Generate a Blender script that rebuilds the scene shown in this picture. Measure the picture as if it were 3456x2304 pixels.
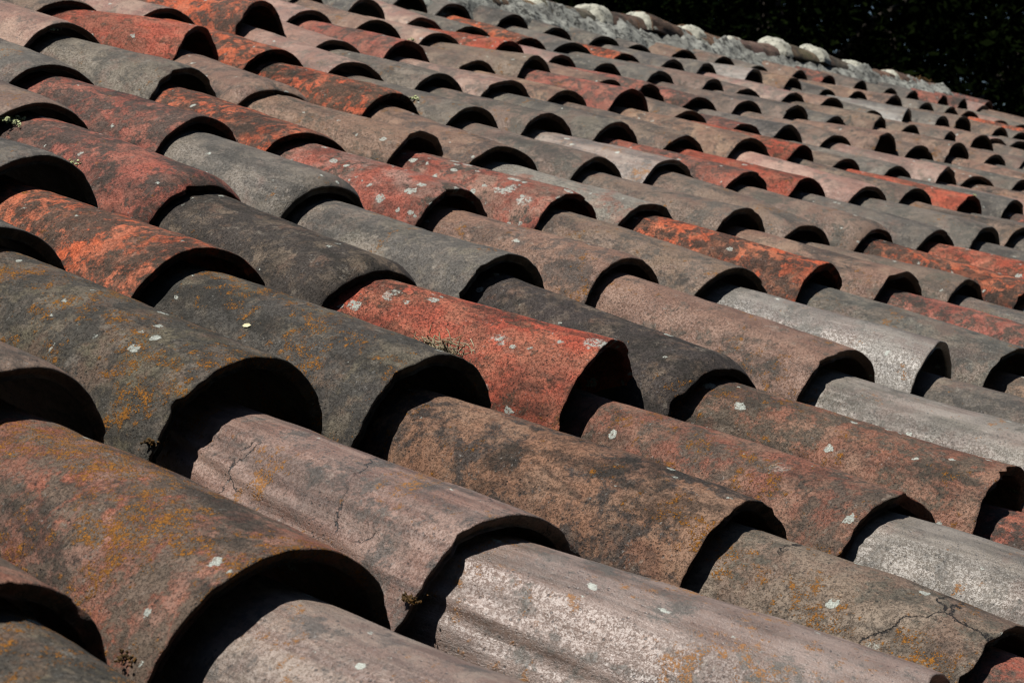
import bpy, bmesh, math, random
from mathutils import Vector, Matrix, noise
R_ = math.radians
for o in list(bpy.data.objects): bpy.data.objects.remove(o)
sc = bpy.context.scene
COL = sc.collection

# ------------------------------------------------------------------ camera
cam_d = bpy.data.cameras.new('camera'); cam = bpy.data.objects.new('camera', cam_d); COL.objects.link(cam)
CM = [[0.603646, 0.016828, -0.797075], [-0.797252, 0.013104, -0.603504], [0.000289, 0.999773, 0.021326]]
cam.matrix_world = Matrix.Translation(Vector((-0.8269, -0.77303, 0.13947))) @ Matrix(CM).to_4x4()
cam_d.sensor_width = 22.2
cam_d.lens = 22.2*6700/3456
cam_d.clip_start = 0.02; cam_d.clip_end = 400
cam_d.dof.use_dof = True; cam_d.dof.focus_distance = 1.7; cam_d.dof.aperture_fstop = 18
sc.camera = cam

# ------------------------------------------------------------------ roof frame: u along the courses, v up the slope, z out of the roof
S = 0.22; E_ = 1.2122; TH = R_(20)
ct, st = math.cos(TH), math.sin(TH)
def W(u, v, z=0.0):
    return Vector((u, v*ct - z*st, v*st + z*ct))*S

# ------------------------------------------------------------------ light
SUN = Vector((-0.42, 0.36, 0.83))            # towards the sun in roof axes
sunw = Vector((SUN.x, SUN.y*ct - SUN.z*st, SUN.y*st + SUN.z*ct)).normalized()
sd = bpy.data.lights.new('sun', 'SUN'); sun = bpy.data.objects.new('sun', sd); COL.objects.link(sun)
sd.energy = 5.0; sd.angle = R_(0.5); sd.color = (1.0, 0.955, 0.89)
sun.rotation_euler = sunw.to_track_quat('Z', 'Y').to_euler()
world = bpy.data.worlds.new('World'); sc.world = world; world.use_nodes = True
nt = world.node_tree; bg = nt.nodes['Background']
sky = nt.nodes.new('ShaderNodeTexSky'); sky.sky_type = 'NISHITA'; sky.sun_disc = False
sky.sun_elevation = math.asin(sunw.z); sky.sun_rotation = math.atan2(sunw.x, sunw.y)
sky.air_density = 1.0; sky.dust_density = 0.3; sky.ozone_density = 2.0
nt.links.new(sky.outputs[0], bg.inputs[0]); bg.inputs[1].default_value = 0.05
sc.view_settings.view_transform = 'Standard'; sc.view_settings.look = 'None'
sc.view_settings.exposure = 0.40; sc.view_settings.gamma = 1.0
sc.cycles.max_bounces = 4; sc.cycles.diffuse_bounces = 0; sc.cycles.filter_width = 1.2

# ------------------------------------------------------------------ node helpers
class NT:
    def __init__(s, name):
        s.m = bpy.data.materials.new(name); s.m.use_nodes = True; s.t = s.m.node_tree
        s.t.nodes.clear(); s.out = s.t.nodes.new('ShaderNodeOutputMaterial')
        s.b = s.t.nodes.new('ShaderNodeBsdfPrincipled'); s.t.links.new(s.b.outputs[0], s.out.inputs[0])
    def n(s, typ, **kw):
        x = s.t.nodes.new('ShaderNode'+typ)
        for k, v in kw.items(): setattr(x, k, v)
        return x
    def put(s, sock, v):
        if isinstance(v, bpy.types.NodeSocket): s.t.links.new(v, sock)
        elif isinstance(v, (tuple, list)) and len(v) == 3 and sock.type == 'RGBA': sock.default_value = (*v, 1)
        else: sock.default_value = v
    def math(s, op, a, b=0.0, c=0.0, clamp=False):
        x = s.n('Math', operation=op); x.use_clamp = clamp
        s.put(x.inputs[0], a); s.put(x.inputs[1], b); s.put(x.inputs[2], c); return x.outputs[0]
    def vmath(s, op, a, b=(0, 0, 0)):
        x = s.n('VectorMath', operation=op); s.put(x.inputs[0], a); s.put(x.inputs[1], b); return x.outputs[0]
    def mix(s, f, a, b, mode='MIX'):
        x = s.n('Mix', data_type='RGBA'); x.blend_type = mode; x.clamp_factor = True
        s.put(x.inputs[0], f); s.put(x.inputs[6], a); s.put(x.inputs[7], b); return x.outputs[2]
    def step(s, v, lo, hi):
        x = s.n('MapRange', interpolation_type='SMOOTHSTEP'); x.clamp = True
        s.put(x.inputs[0], v); s.put(x.inputs[1], lo); s.put(x.inputs[2], hi); return x.outputs[0]
    def noise(s, vec, scale, detail=4, rough=.55, dist=0.0, out=0):
        x = s.n('TexNoise'); s.put(x.inputs['Vector'], vec); s.put(x.inputs['Scale'], scale)
        x.inputs['Detail'].default_value = detail; x.inputs['Roughness'].default_value = rough
        x.inputs['Distortion'].default_value = dist; return x.outputs[out]
    def vor(s, vec, scale, out='Distance', feature='F1', rand=1.0):
        x = s.n('TexVoronoi', feature=feature); s.put(x.inputs['Vector'], vec); s.put(x.inputs['Scale'], scale)
        x.inputs['Randomness'].default_value = rand; return x.outputs[out]
    def attr(s, name, out='Fac'):
        x = s.n('Attribute', attribute_type='OBJECT', attribute_name=name); return x.outputs[out]
    def bump(s, h, dist, strength=1.0, nrm=None):
        x = s.n('Bump'); s.put(x.inputs['Height'], h); x.inputs['Distance'].default_value = dist
        s.put(x.inputs['Strength'], strength)
        if nrm: s.t.links.new(nrm, x.inputs['Normal'])
        return x.outputs[0]

def clay_material():
    k = NT('weathered_clay')
    tc = k.n('TexCoord').outputs['Object']
    seed = k.attr('seed', 'Vector')
    P = k.vmath('ADD', tc, seed)
    clay, crust, pale = k.attr('clay', 'Color'), k.attr('crust', 'Color'), k.attr('pale', 'Color')
    amt, scl, yl, wl, gl, sk = [k.attr(a) for a in ('crust_amount', 'crust_scale', 'orange_lichen', 'white_lichen', 'gloss', 'streak')]
    big = k.noise(P, 9, 3, .5)
    mid = k.noise(P, 38, 6, .65)
    fine = k.noise(P, 430, 4, .8)
    semi = k.noise(P, 150, 5, .7)
    vfine = k.noise(P, 900, 2, .6)
    # streaks left by the hands that drew the clay out along the mould
    sep = k.n('SeparateXYZ'); k.t.links.new(P, sep.inputs[0])
    ang = k.n('SeparateXYZ'); k.t.links.new(tc, ang.inputs[0])
    phi = k.math('ARCTAN2', ang.outputs[0], k.math('ADD', ang.outputs[2], .1))
    cv = k.n('CombineXYZ'); k.put(cv.inputs[0], k.math('MULTIPLY', phi, .55)); k.put(cv.inputs[1], k.math('MULTIPLY', sep.outputs[1], .22))
    sv = k.vmath('ADD', cv.outputs[0], seed)
    st1 = k.noise(sv, 16, 5, .55, .25)
    st2 = k.noise(sv, 130, 3, .6)
    # clay body
    v = k.math('MULTIPLY_ADD', k.math('SUBTRACT', fine, .5), 1.7, k.math('MULTIPLY_ADD', k.math('SUBTRACT', vfine, .5), 1.0, 1.0))
    v = k.math('MULTIPLY_ADD', k.math('SUBTRACT', mid, .5), 1.0, v)
    col = k.mix(1.0, clay, v, 'MULTIPLY')
    hue = k.step(k.noise(P, 22, 5, .6), .42, .62)
    col = k.mix(k.math('MULTIPLY', hue, .62), col, pale)
    col = k.mix(k.math('MULTIPLY', k.step(k.noise(P, 13, 6, .65, .3), .50, .60), .45), col, k.mix(.5, crust, (.16, .052, .028)))
    stm = k.math('MULTIPLY', k.step(st1, .40, .66), k.math('MULTIPLY', sk, .6))
    col = k.mix(stm, col, pale)
    stm2 = k.math('MULTIPLY', k.step(st1, .52, .32), k.math('MULTIPLY', sk, .5))
    col = k.mix(stm2, col, crust)
    # dark crust, in patches with ragged edges
    cs = k.math('MULTIPLY', scl, 32.0)
    cn = k.noise(P, cs, 10, .74, .2)
    cn = k.math('ADD', k.math('MULTIPLY', cn, .70), k.math('MULTIPLY', big, .30))
    cn = k.math('MULTIPLY_ADD', k.math('SUBTRACT', fine, .5), .16, cn)
    cn = k.math('MULTIPLY_ADD', k.math('SUBTRACT', semi, .5), .16, cn)
    cn = k.math('MULTIPLY_ADD', k.math('SUBTRACT', mid, .5), .16, cn)
    thr = k.math('SUBTRACT', .66, k.math('MULTIPLY', amt, .32))
    cm = k.step(cn, thr, k.math('ADD', thr, .07))
    cvv = k.math('MULTIPLY_ADD', k.math('SUBTRACT', fine, .5), 1.5, k.math('MULTIPLY_ADD', k.math('SUBTRACT', mid, .5), 1.1, 1.0))
    ccol = k.mix(1.0, crust, cvv, 'MULTIPLY')
    ccol = k.mix(k.math('MULTIPLY', k.step(k.noise(P, 52, 6, .7), .50, .62), .35), ccol, pale)
    col = k.mix(k.math('MULTIPLY', cm, .93), col, ccol)
    # soot and run-off: broad soft dark stains, drawn out down the slope
    so = k.noise(k.vmath('MULTIPLY', P, (1.0, .45, 1.0)), 19, 7, .68, .4)
    so = k.math('MULTIPLY_ADD', k.math('SUBTRACT', semi, .5), .22, so)
    som = k.step(so, .49, .62)
    col = k.mix(k.math('MULTIPLY', som, k.attr('soot')), col, k.mix(.84, col, (.016, .015, .012)))
    ru = k.noise(k.vmath('MULTIPLY', P, (1.0, .10, 1.0)), 75, 4, .6)
    col = k.mix(k.math('MULTIPLY', k.step(ru, .50, .66), .28), col, k.mix(.6, col, (.02, .018, .016)))
    # thin grey lichen film, flat and ragged
    fl = k.noise(P, 46, 9, .76, .3)
    flm = k.math('MULTIPLY', k.step(fl, .575, .63), k.step(k.noise(P, 13, 3, .5), .46, .58))
    col = k.mix(k.math('MULTIPLY', flm, .55), col, k.mix(.55, pale, (.21, .195, .165)))
    # black pinholes and specks
    sp = k.math('MULTIPLY', k.step(k.vor(P, 210), .26, .14), k.step(k.noise(P, 60, 3, .6), .46, .56))
    sp2 = k.step(k.noise(P, 420, 2, .5), .66, .71)
    col = k.mix(k.math('MULTIPLY', k.math('MAXIMUM', sp, sp2), .72), col, (.018, .017, .016))
    # coarse grain: dark flecks in the open surface of the clay
    gr = k.step(k.math('MULTIPLY_ADD', k.noise(P, 780, 3, .7), .5, k.math('MULTIPLY', k.noise(P, 330, 3, .7), .5)), .50, .60)
    gr2 = k.step(k.noise(P, 620, 3, .8), .50, .64)
    gn = k.attr('grain')
    col = k.mix(k.math('MULTIPLY', gn, k.math('MULTIPLY_ADD', gr, .42, k.math('MULTIPLY', gr2, .32))), col, k.mix(.72, col, (.020, .018, .016)))
    # pale grey mineral bloom
    gm = k.math('MULTIPLY', k.step(k.noise(P, 300, 3, .75), .60, .70), k.step(mid, .48, .60))
    col = k.mix(k.math('MULTIPLY', gm, .38), col, (.36, .35, .33))
    # orange lichen: clusters of small raised dots
    yd = k.math('MINIMUM', k.vor(P, 400), k.math('MULTIPLY_ADD', k.vor(P, 820), .8, .08))
    yd = k.math('MULTIPLY_ADD', k.math('SUBTRACT', k.noise(P, 90, 3, .6), .5), 1.0, yd)
    ym = k.step(yd, .42, .30)
    yc = k.noise(P, 17, 5, .68)
    ythr = k.math('SUBTRACT', .715, k.math('MULTIPLY', yl, .23))
    ym = k.math('MULTIPLY', ym, k.step(k.math('MULTIPLY_ADD', k.noise(P, 120, 3, .6), .35, k.math('MULTIPLY', yc, .75)), ythr, k.math('ADD', ythr, .05)))
    ycol = k.mix(k.noise(P, 160, 2), (.13, .050, .006), (.30, .125, .014))
    col = k.mix(k.math('MULTIPLY', ym, k.step(yl, .01, .05)), col, ycol)
    # white lichen: round crusts, a few to a tile
    wv = k.n('TexVoronoi', feature='F1'); warp = k.vmath('SCALE', k.noise(P, 90, 4, .7, out=1)); warp.node.inputs['Scale'].default_value = .014
    k.t.links.new(k.vmath('ADD', P, warp), wv.inputs['Vector']); wv.inputs['Scale'].default_value = 62
    wr = k.n('SeparateXYZ'); k.t.links.new(wv.outputs['Color'], wr.inputs[0])
    rad = k.math('MULTIPLY', k.step(wr.outputs[0], k.math('SUBTRACT', 1.0, k.math('MULTIPLY', wl, .75)), 1.25), .60)
    wm = k.math('MULTIPLY', k.step(k.math('SUBTRACT', rad, wv.outputs['Distance']), .0, .05), k.step(wl, .01, .05))
    wm = k.math('MULTIPLY', wm, k.step(k.noise(P, 330, 3, .7), .36, .5))
    wcol = k.mix(k.noise(P, 200, 3), (.27, .285, .26), (.50, .53, .47))
    col = k.mix(wm, col, wcol)
    # cracks
    cw = k.vmath('SCALE', k.noise(P, 45, 5, .7, out=1)); cw.node.inputs['Scale'].default_value = .03
    ck = k.vor(k.vmath('ADD', k.vmath('MULTIPLY', P, (1.0, 1.2, 1.0)), cw), 8.5, feature='DISTANCE_TO_EDGE')
    ckm = k.math('MULTIPLY', k.math('MULTIPLY', k.step(ck, .009, .003), k.step(k.noise(P, 11, 2, .5), .50, .54)), k.attr('crack'))
    col = k.mix(ckm, col, (.010, .008, .007))
    # wide flat rosettes of grey lichen on the most overgrown tiles
    w2 = k.n('TexVoronoi', feature='F1'); wq = k.vmath('SCALE', k.noise(P, 60, 5, .75, out=1)); wq.node.inputs['Scale'].default_value = .024
    k.t.links.new(k.vmath('ADD', P, wq), w2.inputs['Vector']); w2.inputs['Scale'].default_value = 24
    w2r = k.n('SeparateXYZ'); k.t.links.new(w2.outputs['Color'], w2r.inputs[0])
    r2 = k.math('MULTIPLY', k.step(w2r.outputs[1], k.math('SUBTRACT', 1.25, k.math('MULTIPLY', wl, .75)), 1.05), .52)
    wm2 = k.math('MULTIPLY', k.step(k.math('SUBTRACT', r2, w2.outputs['Distance']), .0, .06), k.step(k.noise(P, 240, 4, .75), .42, .58))
    wm2 = k.math('MULTIPLY', wm2, k.step(wl, .40, .50))
    col = k.mix(k.math('MULTIPLY', wm2, .85), col, wcol)
    k.put(k.b.inputs['Base Color'], col)
    # gloss: fired skin of the tile, broken up by crust and grain
    rough = k.math('MULTIPLY_ADD', gl, -.31, .72)
    rough = k.math('ADD', rough, k.math('MULTIPLY', k.math('MAXIMUM', k.math('MAXIMUM', k.math('MULTIPLY', cm, .5), ym), wm), .22))
    rough = k.math('MULTIPLY_ADD', k.math('SUBTRACT', fine, .5), .3, rough, clamp=True)
    rough = k.math('MULTIPLY_ADD', som, .12, rough, clamp=True)
    k.put(k.b.inputs['Roughness'], rough)
    k.put(k.b.inputs['Specular IOR Level'], k.math('MULTIPLY_ADD', gl, 1.0, .12))
    h = k.math('MULTIPLY_ADD', fine, .30, k.math('MULTIPLY', semi, .35))
    h = k.math('MULTIPLY_ADD', mid, .9, h)
    h = k.math('MULTIPLY_ADD', vfine, .20, h)
    h = k.math('MULTIPLY_ADD', cm, .10, h)
    h = k.math('MULTIPLY_ADD', ym, .55, h)
    h = k.math('MULTIPLY_ADD', wm, .35, h)
    h = k.math('MULTIPLY_ADD', sp, -.4, h)
    h = k.math('MULTIPLY_ADD', ckm, -1.6, h)
    h = k.math('MULTIPLY_ADD', flm, .12, h)
    h = k.math('MULTIPLY_ADD', k.math('MULTIPLY', st1, sk), 1.6, h)
    h = k.math('MULTIPLY_ADD', k.math('MULTIPLY', st2, sk), .22, h)
    k.put(k.b.inputs['Normal'], k.bump(k.math('MULTIPLY_ADD', gr, -.4, h), .0024, k.math('MULTIPLY_ADD', gl, -.55, .95)))
    return k.m
CLAY = clay_material()

def simple(name, c1, c2, scale, rough=.85, bump=.004, c3=None):
    k = NT(name); tc = k.n('TexCoord').outputs['Object']
    n1 = k.noise(tc, scale, 8, .68); n2 = k.noise(tc, scale*7, 4, .7)
    col = k.mix(k.step(n1, .38, .62), c1, c2)
    if c3: col = k.mix(k.step(k.math('MULTIPLY_ADD', n2, .5, k.math('MULTIPLY', k.noise(tc, scale*2.3, 6, .7), .6)), .55, .62), col, c3)
    col = k.mix(1.0, col, k.math('MULTIPLY_ADD', n2, .9, .55), 'MULTIPLY')
    k.put(k.b.inputs['Base Color'], col); k.b.inputs['Roughness'].default_value = rough
    k.b.inputs['Specular IOR Level'].default_value = .25
    k.put(k.b.inputs['Normal'], k.bump(k.math('MULTIPLY_ADD', n2, .4, n1), bump, .8))
    return k.m

def link(name, me, parent=None):
    o = bpy.data.objects.new(name, me); COL.objects.link(o)
    if parent: o.parent = parent
    return o
def tag(o, label, cat, group=None, kind=None):
    if label: o['label'] = label
    if cat: o['category'] = cat; o['kind'] = 'thing'
    if group: o['group'] = group
    if kind: o['kind'] = kind
    return o
def mesh(name, vs, fs, mat, smooth=True):
    me = bpy.data.meshes.new(name); me.from_pydata([tuple(v) for v in vs], [], fs)
    me.materials.append(mat)
    me.polygons.foreach_set('use_smooth', [smooth]*len(fs)); me.update(); return me

# ------------------------------------------------------------------ one barrel tile
def shell(name, R0, R1, L, arc, th, seed, nphi, ns, rough=1.0, flat=0.0, peak=0.0, sag=0.0, mat=None, chips=1.0, roll=0.0, groove=False):
    """curved clay shell: lower lip at y=0, crest line along +y at z=0; sizes in metres"""
    rd = random.Random(seed); off = Vector((rd.uniform(0, 90), rd.uniform(0, 90), rd.uniform(0, 90)))
    chip = [(rd.uniform(-arc, arc), rd.uniform(.04, .14), rd.uniform(.001, .004)) for _ in range(rd.randint(1, 5))]
    vs, fs = [], []
    def pt(phi, s, inset):
        t = s/L
        R = R0+(R1-R0)*t
        w = noise.noise(Vector((phi*.9, s*5, 0))+off)*.0030*rough + noise.noise(Vector((phi*3, s*22, 5))+off)*.0011*rough + noise.noise(Vector((phi*9, s*60, 9))+off)*.00035*rough
        if groove:                      # steps left in the clay by the mould
            for (g0, dp) in ((-1.02, .0045), (-.80, .0030), (-.66, .0022)):
                gg = g0+.10*t+.02*math.sin(t*9+g0*7)
                if phi < gg: w -= min(1, t*7+.15)*dp*min(1, (gg-phi)/.035)*(1-min(1, max(0, (gg-phi-.10)/.12))*.8)
        if t < .08: w -= roll*.01*(1-t/.08)**2
        # hand-made section: part flattened, part peaked
        k = 1 - flat*.05*math.sin(phi)**2*(1 if abs(phi) < 9 else 0) - peak*.10*abs(math.sin(phi))**1.3 + flat*.05*(math.sin(2*phi)**2)
        r = (R+w)*k - inset
        x = r*math.sin(phi); z = r*math.cos(phi)-R
        y = s
        edge = noise.noise(Vector((phi*2.2, 3, 7))+off)*.0028*rough + noise.noise(Vector((phi*9, 1, 2))+off)*.0011*rough + noise.noise(Vector((phi*30, 1, 2))+off)*.0009*chips
        for (c, wd, dp) in chip:
            d = abs(phi-c)/wd
            if d < 1: edge += dp*chips*(1-d*d)
        y += edge*max(0, 1-t*6)
        z += sag*math.sin(math.pi*t)
        return (x, y, z)
    ss = [0, .0025/L, .006/L, .012/L] + [0.012/L + (1-.012/L)*(i/ns)**1.15 for i in range(1, ns+1)]
    ss = [s*L for s in ss]
    n = nphi+1
    rows = []
    # inside going down, round the lip, outside going up
    prof = [(s, th) for s in reversed(ss[1:])] + [(.0062, th*.97), (.0045, th*.75), (.0022, th*.4), (.0004, th*.12), (.0008, .0002)] + [(s, 0) for s in ss[1:]]
    for (s, ins) in prof:
        r = []
        for i in range(n):
            phi = -arc + 2*arc*i/nphi
            r.append(len(vs)); vs.append(pt(phi, s, ins))
        rows.append(r)
    for a, b in zip(rows[:-1], rows[1:]):
        for i in range(nphi): fs.append((a[i], a[i+1], b[i+1], b[i]))
    m = len(rows)
    for j in range(m//2):                         # the two long edges
        a, b = rows[j], rows[j+1]; c, d = rows[m-1-j], rows[m-2-j]
        if j+1 < m-1-j-1+1:
            fs.append((a[0], b[0], d[0], c[0])); fs.append((b[-1], a[-1], c[-1], d[-1]))
    me = mesh(name, vs, fs, mat or CLAY)
    return me

PAL = {  # clay, crust, pale, crust amount, crust scale, orange lichen, white lichen, gloss, streak
 'O': ((0.470, 0.100, 0.038), (0.050, 0.040, 0.030), (0.43, 0.170, 0.095), .66, 1.4, .15, .35, .12, .05),
 'R': ((0.370, 0.078, 0.042), (0.085, 0.045, 0.028), (0.37, 0.150, 0.090), .50, 1.6, .30, .55, .12, .0),
 'M': ((0.270, 0.070, 0.042), (0.050, 0.038, 0.028), (0.30, 0.125, 0.082), .62, 1.1, .25, .30, .28, .05),
 'D': ((0.095, 0.070, 0.050), (0.034, 0.030, 0.026), (0.19, 0.140, 0.105), .70, .8, .20, .35, .15, .05),
 'E': ((0.098, 0.084, 0.054), (0.036, 0.033, 0.028), (0.165, 0.130, 0.100), .62, .7, .72, .50, .2, .05),
 'G': ((0.115, 0.094, 0.068), (0.060, 0.053, 0.043), (0.185, 0.155, 0.120), .58, .7, .33, .25, .45, .10),
 'N': ((0.145, 0.094, 0.062), (0.066, 0.054, 0.040), (0.215, 0.150, 0.105), .52, .8, .37, .25, .42, .10),
 'T': ((0.180, 0.100, 0.062), (0.070, 0.052, 0.038), (0.270, 0.175, 0.115), .48, 1.0, .40, .35, .42, .15),
 'K': ((0.190, 0.100, 0.060), (0.036, 0.032, 0.027), (0.230, 0.145, 0.100), .64, .8, .40, .35, .15, .05),
 'V': ((0.165, 0.125, 0.088), (0.085, 0.070, 0.054), (0.240, 0.195, 0.150), .50, .9, .58, .75, .25, .05),
 'B': ((0.195, 0.076, 0.046), (0.072, 0.054, 0.040), (0.225, 0.145, 0.100), .56, 1.1, .48, .5, .2, .10),
 'Y': ((0.235, 0.080, 0.044), (0.085, 0.066, 0.048), (0.200, 0.145, 0.105), .62, 1.0, .62, .55, .2, .0),
 'P': ((0.240, 0.120, 0.085), (0.105, 0.075, 0.054), (0.350, 0.235, 0.175), .48, 1.0, .24, .28, .6, .30),
 'Q': ((0.150, 0.095, 0.070), (0.070, 0.060, 0.050), (0.255, 0.205, 0.165), .50, .9, .50, .38, .75, .9),
 'U': ((0.150, 0.072, 0.048), (0.055, 0.042, 0.034), (0.235, 0.160, 0.125), .46, .9, .44, .35, .55, 1.1),
 'S': ((0.140, 0.116, 0.092), (0.075, 0.066, 0.054), (0.250, 0.220, 0.185), .44, .8, .34, .3, .80, .8),
 'L': ((0.300, 0.075, 0.045), (0.052, 0.044, 0.034), (0.300, 0.230, 0.175), .50, 1.0, .2, .85, .2, .05),
 'W': ((0.230, 0.120, 0.085), (0.205, 0.190, 0.155), (0.300, 0.280, 0.230), .74, .6, .15, .35, .3, .05),
}
WORDS = {'O': 'orange tile with black crust', 'R': 'salmon red clay tile', 'M': 'dull red tile mottled dark',
 'D': 'dark grey tile with brown patches', 'E': 'dark grey lichen dusted tile', 'G': 'grey tile', 'N': 'grey brown tile', 'T': 'pinkish brown tile',
 'U': 'reddish mauve streaked tile', 'V': 'grey brown tile with white and orange lichen',
 'K': 'light brown tile with broad black patches', 'B': 'brownish red tile', 'Y': 'reddish brown tile covered in orange lichen', 'P': 'pale pink tile',
 'Q': 'pinkish silver streaked tile', 'S': 'glossy silver grey tile', 'L': 'red tile with pale lichen', 'W': 'whitish grey tile'}

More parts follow.
